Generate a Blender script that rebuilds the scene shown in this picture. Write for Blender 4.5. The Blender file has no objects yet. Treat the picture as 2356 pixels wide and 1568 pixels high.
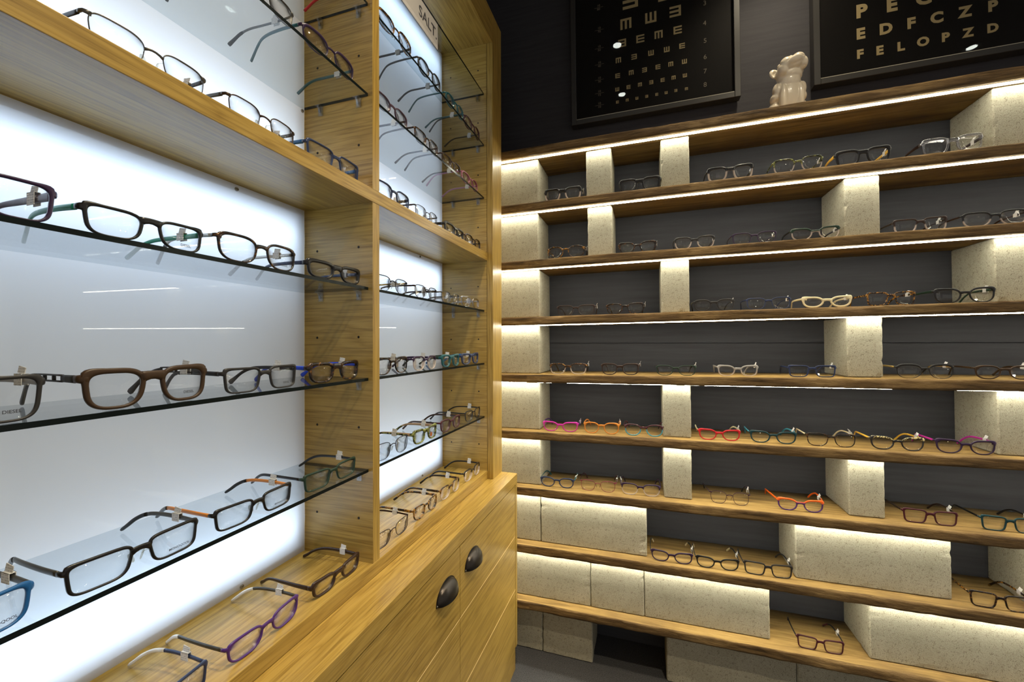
import bpy, bmesh, math, random
from mathutils import Vector, Matrix, noise
random.seed(7)
C = bpy.context.scene
COL = C.collection
PI = math.pi
ZC = 1.20                       # camera height above the carpet
# ------------------------------------------------------------------ camera
FPX, YAW, PITCH, ROLL, TILT = 942.3, .3153, .0029, -.0023, .0103
fw = Vector((-math.sin(YAW)*math.cos(PITCH), math.cos(YAW)*math.cos(PITCH), math.sin(PITCH)))
r0 = Vector((math.cos(YAW), math.sin(YAW), 0)); u0 = r0.cross(fw)
rt = r0*math.cos(ROLL) + u0*math.sin(ROLL)
up = -r0*math.sin(ROLL) + u0*math.cos(ROLL)
cam = bpy.data.cameras.new('camera'); cam.sensor_width = 36; cam.lens = FPX*36/2356
cam.clip_start = .01; cam.clip_end = 60
co = bpy.data.objects.new('camera', cam); COL.objects.link(co)
m = Matrix((rt, up, -fw)).transposed().to_4x4(); m.translation = (0, 0, ZC)
co.matrix_world = m
C.camera = co

# ------------------------------------------------------------------ world, view
w = bpy.data.worlds.new('world'); C.world = w; w.use_nodes = True
w.node_tree.nodes['Background'].inputs[0].default_value = (1, .95, .87, 1)
w.node_tree.nodes['Background'].inputs[1].default_value = .44
C.view_settings.view_transform = 'Standard'; C.view_settings.look = 'None'
C.view_settings.exposure = 0; C.view_settings.gamma = 1
C.view_settings.use_curve_mapping = False

LED_POWER = 44.0                # emission of the shelf strips
BOX_POWER = .72                # watts of each strip in the light boxes
def lamp(name, kind, loc, energy, color, **kw):
    L = bpy.data.lights.new(name, kind); L.energy = energy; L.color = color
    for k, v in kw.items(): setattr(L, k, v)
    o = bpy.data.objects.new(name, L); o.location = loc; COL.objects.link(o)
    return o
WARM = (1, .86, .62)
CEIL = ZC + 1.60
DOWN = [(-.14, 1.10, 22, .95), (-.14, .64, 80, 1.6), (1.69, .48, 16, 1.8), (.46, 1.44, 24, 1.9), (.55, .10, 90, 2.1), (.62, .75, 34, 2.3)]  # last two are unseen extras, added to brighten worktop and figurine
for x, y, e, q in DOWN:
    lamp('downlight_or_fill_lamp', 'SPOT', (x, y, CEIL-.02), e, WARM, spot_size=q, spot_blend=.85, shadow_soft_size=.03)

def ray(px, py): return rt*((px-1178)/FPX) - up*((py-784)/FPX) + fw
def on_y(px, py, Y): d = ray(px, py); return d*(Y/d.y) + Vector((0, 0, ZC))
def on_x(px, py, X): d = ray(px, py); return d*(X/d.x) + Vector((0, 0, ZC))

# ------------------------------------------------------------------ materials
MATS = {}
class NT:
    def __init__(s, name):
        s.m = bpy.data.materials.new(name); s.m.use_nodes = True
        s.t = s.m.node_tree; s.t.nodes.clear()
        s.out = s.t.nodes.new('ShaderNodeOutputMaterial')
    def n(s, typ, **kw):
        nd = s.t.nodes.new('ShaderNode'+typ)
        for k, v in kw.items():
            if k.startswith('i_'): nd.inputs[k[2:].replace('_', ' ')].default_value = v
            else: setattr(nd, k, v)
        return nd
    def l(s, a, b): s.t.links.new(a, b)
    def math(s, op, a, b=None, clamp=False):
        nd = s.n('Math', operation=op); nd.use_clamp = clamp
        for i, v in enumerate((a, b)):
            if v is None: continue
            if isinstance(v, (int, float)): nd.inputs[i].default_value = v
            else: s.l(v, nd.inputs[i])
        return nd.outputs[0]
    def ramp(s, fac, stops):
        nd = s.n('ValToRGB'); e = nd.color_ramp.elements
        while len(e) < len(stops): e.new(.5)
        for k, (p, c) in enumerate(stops):
            e[k].position = p; e[k].color = (*c, 1) if len(c) == 3 else c
        s.l(fac, nd.inputs[0]); return nd.outputs[0]
    def coords(s, scale=(1, 1, 1), rot=(0, 0, 0)):
        tc = s.n('TexCoord'); mp = s.n('Mapping')
        mp.inputs['Scale'].default_value = scale; mp.inputs['Rotation'].default_value = rot
        s.l(tc.outputs['Object'], mp.inputs[0]); return mp.outputs[0]
    def noise(s, vec, scale, detail=4, rough=.55, dist=0):
        nd = s.n('TexNoise'); nd.inputs['Scale'].default_value = scale; nd.inputs['Detail'].default_value = detail
        nd.inputs['Roughness'].default_value = rough; nd.inputs['Distortion'].default_value = dist
        s.l(vec, nd.inputs['Vector']); return nd.outputs['Fac']
    def mix(s, fac, a, b, blend='MIX'):
        nd = s.n('MixRGB', blend_type=blend)
        for k, v in ((0, fac), (1, a), (2, b)):
            if isinstance(v, (int, float)): nd.inputs[k].default_value = v
            elif isinstance(v, tuple): nd.inputs[k].default_value = (*v, 1)
            else: s.l(v, nd.inputs[k])
        return nd.outputs[0]
    def bsdf(s, color, rough=.5, spec=.5, bump=None, bstr=.2, bdist=.002, metal=0, coat=0, trans=0):
        b = s.n('BsdfPrincipled')
        if isinstance(color, tuple): b.inputs['Base Color'].default_value = (*color, 1)
        else: s.l(color, b.inputs['Base Color'])
        if isinstance(rough, (int, float)): b.inputs['Roughness'].default_value = rough
        else: s.l(rough, b.inputs['Roughness'])
        b.inputs['Specular IOR Level'].default_value = spec; b.inputs['Metallic'].default_value = metal
        b.inputs['Coat Weight'].default_value = coat; b.inputs['Coat Roughness'].default_value = .12
        b.inputs['Transmission Weight'].default_value = trans
        if bump is not None:
            bp = s.n('Bump'); bp.inputs['Strength'].default_value = bstr; bp.inputs['Distance'].default_value = bdist
            s.l(bump, bp.inputs['Height']); s.l(bp.outputs[0], b.inputs['Normal'])
        s.l(b.outputs[0], s.out.inputs[0]); return s.m
    def schlick(s, f0=.04):
        lw = s.n('LayerWeight'); lw.inputs[0].default_value = .5
        p = s.math('POWER', lw.outputs['Facing'], 5.0)
        return s.math('ADD', s.math('MULTIPLY', p, 1-f0), f0, True)

def plain(name, col, rough=.5, **kw):
    key = (name, col, rough, tuple(sorted(kw.items())))
    if key not in MATS: MATS[key] = NT(name).bsdf(col, rough, **kw)
    return MATS[key]

def oak(axis):
    t = NT('oak_'+axis)
    sc = {'X': (1.0, 13, 13), 'Y': (13, 1.0, 13), 'Z': (13, 13, 1.0)}[axis]
    v = t.coords(tuple(c*1.25 for c in sc))
    n1 = t.noise(v, 1.5, 3, .5, .45)
    bands = t.math('FRACT', t.math('MULTIPLY', n1, 8.0))
    bands = t.math('ABSOLUTE', t.math('SUBTRACT', bands, .5))
    fine = t.noise(t.coords(tuple(c*(14 if c > 5 else 5) for c in sc)), 1.6, 3, .6)
    col = t.ramp(bands, [(0, (.33, .205, .042)), (.20, (.42, .270, .060)), (.5, (.46, .305, .075))])
    pores = t.ramp(fine, [(.30, (.45, .40, .32)), (.54, (1, 1, 1))])
    col = t.mix(.9, col, pores, 'MULTIPLY')
    big = t.noise(t.coords((1, 1, 1)), 2.2, 2)
    col = t.mix(t.math('MULTIPLY', big, .45), col, (.32, .195, .038))
    return t.bsdf(col, .34, .5, fine, .12, .0006)
OAK = {a: oak(a) for a in 'XYZ'}

def plank_mat(name, stops, bstr, scale):
    t = NT(name)
    v = t.coords((1.3, 14, 14))
    n1 = t.noise(v, 1.8*scale, 6, .62, .8)
    col = t.ramp(n1, stops)
    st = t.noise(t.coords((5, 90, 90)), 1.2, 4, .6)
    col = t.mix(.55, col, t.ramp(st, [(.32, (.45, .40, .34)), (.58, (1, 1, 1))]), 'MULTIPLY')
    blot = t.noise(t.coords((1, 1, 1)), 3.1, 4, .6)
    col = t.mix(t.ramp(blot, [(.46, (0, 0, 0)), (.70, (.65, .65, .65))]), col, (.12, .072, .032))
    h = t.noise(t.coords((12, 70, 70)), 2.2, 6, .7)
    return t.bsdf(col, .7, .25, h, bstr, .004)
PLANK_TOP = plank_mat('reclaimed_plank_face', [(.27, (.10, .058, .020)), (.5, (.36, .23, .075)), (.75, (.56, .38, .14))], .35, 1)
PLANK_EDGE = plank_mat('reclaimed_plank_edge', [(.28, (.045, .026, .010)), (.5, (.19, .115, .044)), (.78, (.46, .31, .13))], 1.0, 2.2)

def concrete():
    t = NT('porous_concrete')
    v = t.coords()
    n = t.noise(v, 9, 4, .6)
    vo = t.n('TexVoronoi', feature='F1'); vo.inputs['Scale'].default_value = 340; t.l(v, vo.inputs['Vector'])
    gate = t.noise(v, 110, 3, .6)
    fine = t.noise(v, 330, 3, .7)
    pit = t.math('LESS_THAN', vo.outputs['Distance'], t.math('MULTIPLY', t.math('SUBTRACT', gate, .30), 1.35))
    base = t.ramp(n, [(.3, (.39, .362, .275)), (.7, (.48, .45, .355))])
    base = t.mix(.5, base, t.ramp(fine, [(.35, (.55, .53, .48)), (.6, (1, 1, 1))]), 'MULTIPLY')
    col = t.mix(t.math('MULTIPLY', pit, .62), base, (.14, .12, .085))
    h = t.math('SUBTRACT', t.math('MULTIPLY', fine, .5), t.math('MULTIPLY', pit, .8))
    return t.bsdf(col, .9, .1, h, .6, .003)
CONC = concrete()

def wall_mat(name, a, b, scale=(2, 2, 30)):
    t = NT(name); n = t.noise(t.coords(scale), 3, 5, .6)
    g = t.noise(t.coords(), 260, 2, .6)
    return t.bsdf(t.ramp(n, [(.3, a), (.7, b)]), .72, .25, g, .15, .001)
WALL = wall_mat('charcoal_paint', (.040, .038, .045), (.052, .050, .056))
BOARD = wall_mat('charcoal_boards', (.040, .040, .046), (.054, .055, .062), (1.2, 20, 20))
def carpet():
    t = NT('carpet_pile'); v = t.coords()
    n = t.noise(v, 420, 3, .75); b = t.noise(v, 9, 3)
    col = t.ramp(n, [(.35, (.02, .02, .022)), (.65, (.17, .17, .18))])
    return t.bsdf(t.mix(t.math('MULTIPLY', b, .4), col, (.05, .05, .055)), .95, .05, n, .8, .004)
CARPET = carpet()

def clear_mat(name, tint, f0=.04, rough=0.0):
    key = (name, tint, f0)
    if key in MATS: return MATS[key]
    t = NT(name); tr = t.n('BsdfTransparent'); tr.inputs[0].default_value = (*tint, 1)
    g = t.n('BsdfGlossy'); g.inputs['Roughness'].default_value = rough
    mx = t.n('MixShader'); t.l(t.schlick(f0), mx.inputs[0])
    t.l(tr.outputs[0], mx.inputs[1]); t.l(g.outputs[0], mx.inputs[2]); t.l(mx.outputs[0], t.out.inputs[0])
    MATS[key] = t.m; return t.m
LENS = clear_mat('demo_lens', (.975, .975, .97), .035)
SHELF_GLASS = clear_mat('shelf_glass', (.885, .915, .93), .03)
GLASS_EDGE = plain('polished_glass_edge', (.006, .009, .009), .2, spec=.15)
CLIP = clear_mat('clear_plastic', (.93, .94, .94), .09, .05)
PANE = clear_mat('picture_glass', (.96, .96, .96), .03)
def acetate_clear(tint=(.78, .77, .78)):
    return clear_mat('clear_acetate', tint, .24, .12)

def diffuser():
    t = NT('opal_acrylic'); tl = t.n('BsdfTranslucent'); tl.inputs[0].default_value = (.90, .91, .93, 1)
    d = t.n('BsdfDiffuse'); d.inputs[0].default_value = (.75, .76, .78, 1)
    mx = t.n('MixShader'); mx.inputs[0].default_value = .08
    t.l(tl.outputs[0], mx.inputs[1]); t.l(d.outputs[0], mx.inputs[2])
    g = t.n('BsdfGlossy'); g.inputs['Roughness'].default_value = .015
    m2 = t.n('MixShader'); t.l(t.schlick(.035), m2.inputs[0])
    t.l(mx.outputs[0], m2.inputs[1]); t.l(g.outputs[0], m2.inputs[2]); t.l(m2.outputs[0], t.out.inputs[0])
    return t.m
OPAL = diffuser()
def transparent():
    t = NT('acrylic_inner'); tr = t.n('BsdfTransparent'); t.l(tr.outputs[0], t.out.inputs[0]); return t.m
OPAL_BACK = transparent()
def emis(name, col, s):
    t = NT(name); e = t.n('Emission'); e.inputs[0].default_value = (*col, 1); e.inputs[1].default_value = s
    t.l(e.outputs[0], t.out.inputs[0]); return t.m
LED = emis('led_strip_light', (1, .965, .79), LED_POWER)
LAMP_FACE = emis('downlight_lens_light', (.95, 1, .92), 18)
WHITE_PAINT = plain('white_cavity_paint', (.85, .85, .86), .6)
ALU = plain('dull_aluminium', (.16, .155, .15), .4, metal=.6)
FRAME_BLACK = plain('black_frame_paint', (.038, .036, .034), .35)
PRINT_BLACK = plain('black_print', (.006, .005, .0045), .6, spec=.1)
GOLD_PRINT = plain('gold_print', (.47, .36, .17), .6)
DIM_PRINT = plain('faded_print', (.20, .17, .12), .6)
CERAMIC = plain('cream_ceramic', (.80, .70, .54), .32, coat=.4)
BRONZE = plain('blackened_bronze', (.045, .038, .034), .30, metal=.85)
DARKGAP = plain('shadow_gap_paint', (.05, .03, .012), .8)
PALE_EDGE = plain('pale_oak_groove', (.88, .66, .30), .5)
HOLE = plain('peg_hole_dark', (.012, .008, .005), .8)
SCREW = plain('screw_steel', (.35, .33, .30), .35, metal=.8)
INK = plain('lens_ink', (.07, .07, .08), .6)
def tag_mat():
    t = NT('printed_paper'); tc = t.n('TexCoord'); sp = t.n('SeparateXYZ'); t.l(tc.outputs['Object'], sp.inputs[0])
    f = t.math('FRACT', t.math('MULTIPLY', sp.outputs[2], 380.0))
    band = t.math('GREATER_THAN', f, .62)
    wd = t.math('GREATER_THAN', t.noise(t.coords((1, 700, 300)), 1.0, 1), .46)
    ink = t.math('MULTIPLY', t.math('MULTIPLY', band, wd), .55)
    return t.bsdf(t.mix(ink, (.74, .73, .72), (.25, .25, .26)), .6, .2)
PAPER = tag_mat()

# ------------------------------------------------------------------ mesh helpers
def box(bm, x0, x1, y0, y1, z0, z1, mi=0, M=None):
    vs = [bm.verts.new((x, y, z)) for x in (x0, x1) for y in (y0, y1) for z in (z0, z1)]
    if M is not None:
        for v in vs: v.co = M @ v.co
    for q in ((0, 1, 3, 2), (4, 6, 7, 5), (0, 4, 5, 1), (2, 3, 7, 6), (0, 2, 6, 4), (1, 5, 7, 3)):
        f = bm.faces.new([vs[i] for i in q]); f.material_index = mi
    return vs
def bev(bm, r, seg=2):
    bmesh.ops.bevel(bm, geom=bm.edges[:], offset=r, segments=seg, affect='EDGES', profile=.6)
def sweep(bm, path, secs, upv=Vector((0, 0, 1)), M=10, sq=.75, closed=False):
    """tube along path; secs = (width across, height along upv) per point"""
    P = [Vector(p) for p in path]; n = len(P); rings = []
    for i in range(n):
        a = P[i-1] if (i or closed) else P[i]; b = P[(i+1) % n] if (i < n-1 or closed) else P[i]
        t = (b-a).normalized(); s = t.cross(upv)
        if s.length < 1e-4: s = t.cross(Vector((0, 1, 0)))
        s.normalize(); v = s.cross(t).normalized(); wd, ht = secs[i] if len(secs) > 1 else secs[0]
        rg = []
        for k in range(M):
            a_ = 2*PI*(k+.5)/M; c, sn = math.cos(a_), math.sin(a_)
            c = math.copysign(abs(c)**sq, c); sn = math.copysign(abs(sn)**sq, sn)
            rg.append(bm.verts.new(P[i] + s*(c*wd/2) + v*(sn*ht/2)))
        rings.append(rg)
    for i in range(n if closed else n-1):
        A, B = rings[i], rings[(i+1) % n]
        for k in range(M): bm.faces.new((A[k], A[(k+1) % M], B[(k+1) % M], B[k]))
    if not closed: bm.faces.new(rings[0][::-1]); bm.faces.new(rings[-1])
def curve_pts(P, n):
    """Catmull-Rom resample"""
    P = [Vector(p) for p in P]; Q = [P[0]*2-P[1]] + P + [P[-1]*2-P[-2]]; out = []
    seg = len(P)-1
    for j in range(n+1):
        u = j*seg/n; i = min(int(u), seg-1); t = u-i; a, b, c, d = Q[i:i+4]
        out.append(.5*((2*b) + (c-a)*t + (2*a-5*b+4*c-d)*t*t + (3*b-a-3*c+d)*t**3))
    return out
def obj(name, bm, mat, parent=None, origin=None, smooth=False):
    """links bm as ONE mesh; world-space verts are moved to the origin of an unrotated parent"""
    bmesh.ops.recalc_face_normals(bm, faces=bm.faces[:])
    org = Vector(origin) if origin is not None else Vector((0, 0, 0))
    if parent is not None and origin is None and parent.get('_w'): org = Vector(parent['_w'])
    if org.length: bmesh.ops.translate(bm, verts=bm.verts[:], vec=-org)
    me = bpy.data.meshes.new(name); bm.to_mesh(me); bm.free()
    if smooth: me.polygons.foreach_set('use_smooth', [True]*len(me.polygons))
    for mt in (mat if isinstance(mat, (list, tuple)) else [mat]): me.materials.append(mt)
    o = bpy.data.objects.new(name, me); COL.objects.link(o)
    if parent is not None: o.parent = parent
    elif origin is not None: o.location = org
    return o
def empty(name, loc):
    o = bpy.data.objects.new(name, None); o.empty_display_size = .05; COL.objects.link(o); o.location = loc; return o
WROOTS = []
def root(name, loc, label, cat, group=None):
    o = empty(name, loc); o['_w'] = list(loc); WROOTS.append(o); return tag(o, label, cat, group)
def tag(o, label=None, cat=None, group=None, kind=None):
    if label: o['label'] = label
    if cat: o['category'] = cat
    if group: o['group'] = group
    if kind: o['kind'] = kind
    return o
def B(): return bmesh.new()
def one_box(*a, r=0, **k):
    bm = B(); box(bm, *a, **k)
    if r: bev(bm, r)
    return bm
def text_bm(body, size, extrude=.0002, bold=0, align='CENTER'):
    cu = bpy.data.curves.new('lettering', 'FONT'); cu.body = body; cu.size = size; cu.extrude = extrude
    cu.offset = bold*size; cu.align_x = align; cu.align_y = 'CENTER'; cu.resolution_u = 3
    o = bpy.data.objects.new('lettering', cu); COL.objects.link(o)
    dg = bpy.context.evaluated_depsgraph_get(); me = bpy.data.meshes.new_from_object(o.evaluated_get(dg))
    bm = B(); bm.from_mesh(me); bpy.data.objects.remove(o); bpy.data.curves.remove(cu); bpy.data.meshes.remove(me)
    return bm
def add_bm(dst, src, M):
    me = bpy.data.meshes.new('t'); src.transform(M); src.to_mesh(me); src.free(); dst.from_mesh(me); bpy.data.meshes.remove(me)
RX90 = Matrix.Rotation(PI/2, 4, 'X')

# ------------------------------------------------------------------ room shell
WALL_Y, WALL_X = 1.713, -.80
def struct(name, bm, mat): o = obj(name, bm, mat); tag(o, kind='structure'); return o
struct('floor', one_box(-.9, 3.0, -1.6, 1.85, -.05, 0), CARPET)
struct('ceiling', one_box(-.9, 3.0, -1.6, 1.85, CEIL, CEIL+.05), plain('ceiling_paint', (.10, .095, .09), .9))
struct('wall_back', one_box(-.9, 3.0, WALL_Y+.006, 1.85, 0, CEIL), WALL)
struct('wall_left', one_box(-.9, WALL_X, -1.6, WALL_Y+.006, 0, CEIL), WALL)
def tz(z0, x): return ZC + z0 + TILT*x
bm = B()
zb = [0, .205, .419, .637, .850, 1.067, 1.195, 1.284, 1.500, 1.717, 1.927]
for a, b in zip(zb[:-1], zb[1:]): box(bm, WALL_X, 2.2, WALL_Y, WALL_Y+.006, a+.0012, b-.0012)
struct('trim_1', bm, BOARD)
for x, y, e, q in DOWN:  # fittings, including the two added fill lamps
    rt_ = root('downlight_or_fill', (x, y, CEIL), 'round recessed downlight or added fill lamp in the dark ceiling', 'light', 'ceiling downlights')
    bm = B(); bmesh.ops.create_cone(bm, cap_ends=True, segments=32, radius1=.021, radius2=.021, depth=.004, matrix=Matrix.Translation((x, y, CEIL-.004)))
    obj('lens', bm, LAMP_FACE, rt_)
    bm = B(); sweep(bm, [(x+.030*math.cos(a*PI/16), y+.030*math.sin(a*PI/16), CEIL-.004) for a in range(32)], [(.016, .008)], closed=True)
    obj('trim_ring', bm, ALU, rt_, smooth=True)
# ------------------------------------------------------------------ reclaimed planks with LED strips
PZ = [.743, .533, .3155, .1000, -.118, -.334, -.5475, -.7647, -.9790]   # tops at x = 0, from the camera height
ORD = ['top', 'second', 'third', 'fourth', 'fifth', 'sixth', 'seventh', 'eighth', 'lowest']
PTH, PY0 = .030, 1.493
PX0, PX1 = -.79, 1.75
ANG = Matrix.Rotation(-math.atan(TILT), 4, 'Y')
plank_desc = ['carrying the bulldog figurine', 'under the thick black and clear glasses', 'with a bright light strip and round tortoiseshell glasses',
  'holding the cream cat-eye glasses', 'holding the grey crystal glasses', 'holding the magenta and teal glasses', 'holding the orange glasses',
  'with a deep split in its edge', 'pale topped, on the floor blocks']
for i, z0 in enumerate(PZ):
    bm = B(); N = 230; rows = []
    for k in range(N+1):
        x = PX0 + (PX1-PX0)*k/N
        f = lambda s, q=0: noise.noise(Vector((x*s, i*7.3+q, q*1.7)))
        e1 = .004*f(3.0) + .0022*f(14, 3) + .0012*f(60, 5)
        e2 = .004*f(3.0, 9) + .0028*f(17, 11) + .0012*f(70, 13)
        zt = .0012*f(5, 21) + .0010*f(25, 23) + .0006*f(80, 24)
        zbm = .0016*f(6, 31) + .0012*f(30, 33)
        chip = max(0, f(4.2, 41)-.38)*.035
        pts = [(WALL_Y-.001, 0), (1.60, 0), (PY0+e1+.004+chip, zt*.3), (PY0+e1+.0006+chip, zt-.0018-chip*.5)]
        for q in range(1, 5):
            g = q/5; bump = .0020*noise.noise(Vector((x*45, q*2.3, i*5.1))) + .0016*noise.noise(Vector((x*130, q*4.1, i*3.1)))
            pts.append((PY0+e1*(1-g)+e2*g+bump+chip*(1-g)*.6, -PTH*g))
        pts += [(PY0+e2+.002, -PTH+zbm), (PY0+.016, -PTH), (WALL_Y-.001, -PTH)]
        rows.append([bm.verts.new((x, y, z)) for y, z in pts])
    L = len(rows[0])
    for k in range(N):
        for j in range(L):
            if j == L-1: q = (rows[k][j], rows[k][0], rows[k+1][0], rows[k+1][j])
            else: q = (rows[k][j], rows[k][j+1], rows[k+1][j+1], rows[k+1][j])
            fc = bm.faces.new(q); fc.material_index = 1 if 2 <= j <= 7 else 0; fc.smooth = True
    bm.faces.new(rows[0][::-1]); bm.faces.new(rows[-1])
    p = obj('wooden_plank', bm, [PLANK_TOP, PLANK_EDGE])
    p.location = (0, 0, ZC+z0); p.rotation_euler = ANG.to_euler()
    tag(p, 'rough reclaimed wood plank, %s of nine, %s' % (ORD[i], plank_desc[i]), 'shelf', 'reclaimed wood planks')
    if i < 8:
        obj('led_channel', one_box(PX0+.01, PX1-.01, 1.512, 1.526, -PTH-.0010, -PTH-.0002), ALU, p)
        bm = one_box(PX0+.012, PX1-.012, 1.514, 1.524, -PTH-(.0034 if i < 4 else .0024), -PTH-.0011)
        obj('led_strip', bm, LED, p)

# ------------------------------------------------------------------ concrete blocks
BY = 1.535
def block(x0, x1, i, label, y0=BY, depth=.176, seed=0):
    """stands on plank i (0-based; 9 = floor)"""
    z0 = PZ[i] if i < 9 else -ZC
    h = (PZ[i-1]-PTH-z0-.0010) if i < 9 else (PZ[8]-PTH+ZC-.001)
    xm = (x0+x1)/2; hw = (x1-x0)/2
    if i == 9: h += TILT*(x0) - .001
    bm = B(); box(bm, -hw, hw, 0, depth, 0, h)
    bmesh.ops.bevel(bm, geom=bm.edges[:], offset=.0035, segments=1, affect='EDGES')
    bmesh.ops.subdivide_edges(bm, edges=[e for e in bm.edges if e.calc_length() > .05], cuts=14, use_grid_fill=True)
    for v in bm.verts:
        n_ = noise.noise(v.co*48+Vector((seed*3.1, 0, 0)))
        edge = (abs(abs(v.co.x)-hw) < .004) + (v.co.y < .004) + (v.co.z < .004 or v.co.z > h-.004)
        if edge >= 2 and v.co.y < .1:
            c_ = max(0, n_-.12)*.0045; v.co.x -= math.copysign(c_, v.co.x) if abs(v.co.x) > hw-.006 else 0
            v.co.y += c_ if v.co.y < .006 else 0
    o = obj('concrete_block', bm, CONC)
    o.location = (xm, y0+random.uniform(0, .002), (ZC+z0+TILT*xm if i < 9 else 0)+.0004)
    o.rotation_euler = ANG.to_euler() if i < 9 else (0, 0, 0)
    return tag(o, label, 'block', 'concrete blocks of the shelf wall')
def fx(px, Y=BY): return on_y(px, 700, Y).x
sd = 0
for i in range(1, 7):
    block(-.62, fx((1239.6, 1239.6, 1242, 1242, 1242, 1243)[i-1]), i,
      'porous concrete block beside the oak cabinet, standing on the %s plank' % ORD[i], seed=i)
for i, a, b, t in [
  (1, 1350, 1408, 'narrow concrete block left of the other narrow one on the second plank'),
  (1, 1522, 1588, 'narrow concrete block right of the all-black glasses on the second plank'),
  (1, 2288.5, 2420, 'concrete block behind the clear crystal glasses on the second plank'),
  (2, 1353, 1410, 'narrow concrete block beside round tortoiseshell glasses on the third plank'),
  (2, 1945, 2027, 'wide concrete block in the middle of the third plank'),
  (3, 1521.6, 1587, 'narrow concrete block in the middle of the fourth plank'),
  (3, 2291, 2425, 'concrete block at the right edge of the fourth plank'),
  (4, 1950, 2033, 'concrete block right of blue-black glasses on the fifth plank'),
  (5, 1525, 1590, 'narrow concrete block between teal and red glasses on the sixth plank'),
  (5, 2296, 2430, 'concrete block behind the purple glasses on the sixth plank'),
  (6, 1526.5, 1591, 'narrow concrete block left of the thin purple glasses on the seventh plank'),
  (6, 1952, 2036, 'concrete block right of the orange glasses on the seventh plank'),
  (7, 1243.8, 1487, 'long concrete block left of purple cat-eye glasses on the eighth plank'),
  (7, 1828.6, 2188.6, 'longest-looking concrete block, lying on the eighth plank right of centre'),
  (7, 2385, 2560, 'concrete block cut off by the right edge on the eighth plank'),
  (8, 1358, 1480.3, 'square-faced concrete block between two others on the lowest plank'),
  (8, 1481, 1769.6, 'long concrete block left of the red glasses on the lowest plank'),
  (8, 1998, 2480, 'wide concrete block right of the red glasses on the lowest plank'),
  (9, 1247, 1361, 'concrete block on the carpet left of the dark opening'),
  (9, 1531, 1829.2, 'long concrete block on the carpet right of the dark opening'),
  (9, 1830, 2120, 'concrete block on the carpet below the wide lowest-plank block')]:
    sd += 1; Y = BY if i < 9 else 1.549
    block(fx(a, Y), fx(b, Y), i, t, y0=Y, depth=.176 if i < 9 else .16, seed=20+sd)
block(-.62, fx(1242.4), 7, 'concrete block next to the cabinet, left of the long eighth-plank block', seed=50)
block(-.62, fx(1357.2), 8, 'concrete block next to the cabinet on the lowest plank', seed=51)
block(-.52, fx(1246, 1.549), 9, 'concrete block on the carpet against the cabinet base', y0=1.549, depth=.16, seed=52)

# ------------------------------------------------------------------ oak display cabinet with back-lit panels
EY, EI, XF, XB, Y1, Y2, XD, XS = 1.4436, 1.3518, -.5116, -.7095, .7117, .7339, -.5328, -.5326
NY0, NY1, CX0 = .0717, .0937, -.795
def z(v): return ZC+v
ZPL, ZCT, ZO0, ZO1, ZT0, ZT1 = -.4538, -.4826, .2892, .3167, 1.0587, 1.162
cab = root('display_cabinet', (-.62, .75, z(ZCT)), 'tall oak display cabinet with two back-lit bays standing on the oak worktop', 'cabinet')
obj('end_panel', one_box(CX0, XF, EI, EY, z(ZCT), z(ZT1), r=.001), OAK['Z'], cab)
obj('side_panel', one_box(CX0, XF, NY0, NY1, z(ZCT), z(ZT1)), OAK['Z'], cab)
obj('top_panel', one_box(CX0, XF, NY1, EI, z(ZT0), z(ZT1), r=.001), OAK['Y'], cab)
obj('bottom_panel', one_box(CX0, XS, NY1, EI-.0004, z(ZCT)+.0005, z(ZPL), r=.001), OAK['Y'], cab)
obj('fixed_shelf', one_box(CX0, XS, NY1+.0003, EI-.0003, z(ZO0), z(ZO1), r=.001), OAK['Y'], cab)
for a, b in ((ZPL, ZO0), (ZO1, ZT0)):
    bm = one_box(CX0, XD-.0004, Y1, Y2, z(a)+.0002, z(b)-.0002)
    o = obj('divider', bm, [OAK['X'], OAK['Z']], cab)
    for f in o.data.polygons:
        if f.normal.x > .9: f.material_index = 1
for a, b in ((ZPL, ZO0), (ZO1, ZT0)):    # horizontal-grained lining of the end panel
    obj('panel_lining', one_box(CX0+.08, -.5338, EI-.0012, EI-.0001, z(a), z(b)), OAK['X'], cab)
bm = one_box(-.5338, -.5330, EI-.0011, EI-.0001, z(ZPL), z(ZT0)); obj('seam', bm, DARKGAP, cab)
strips = []
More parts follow.
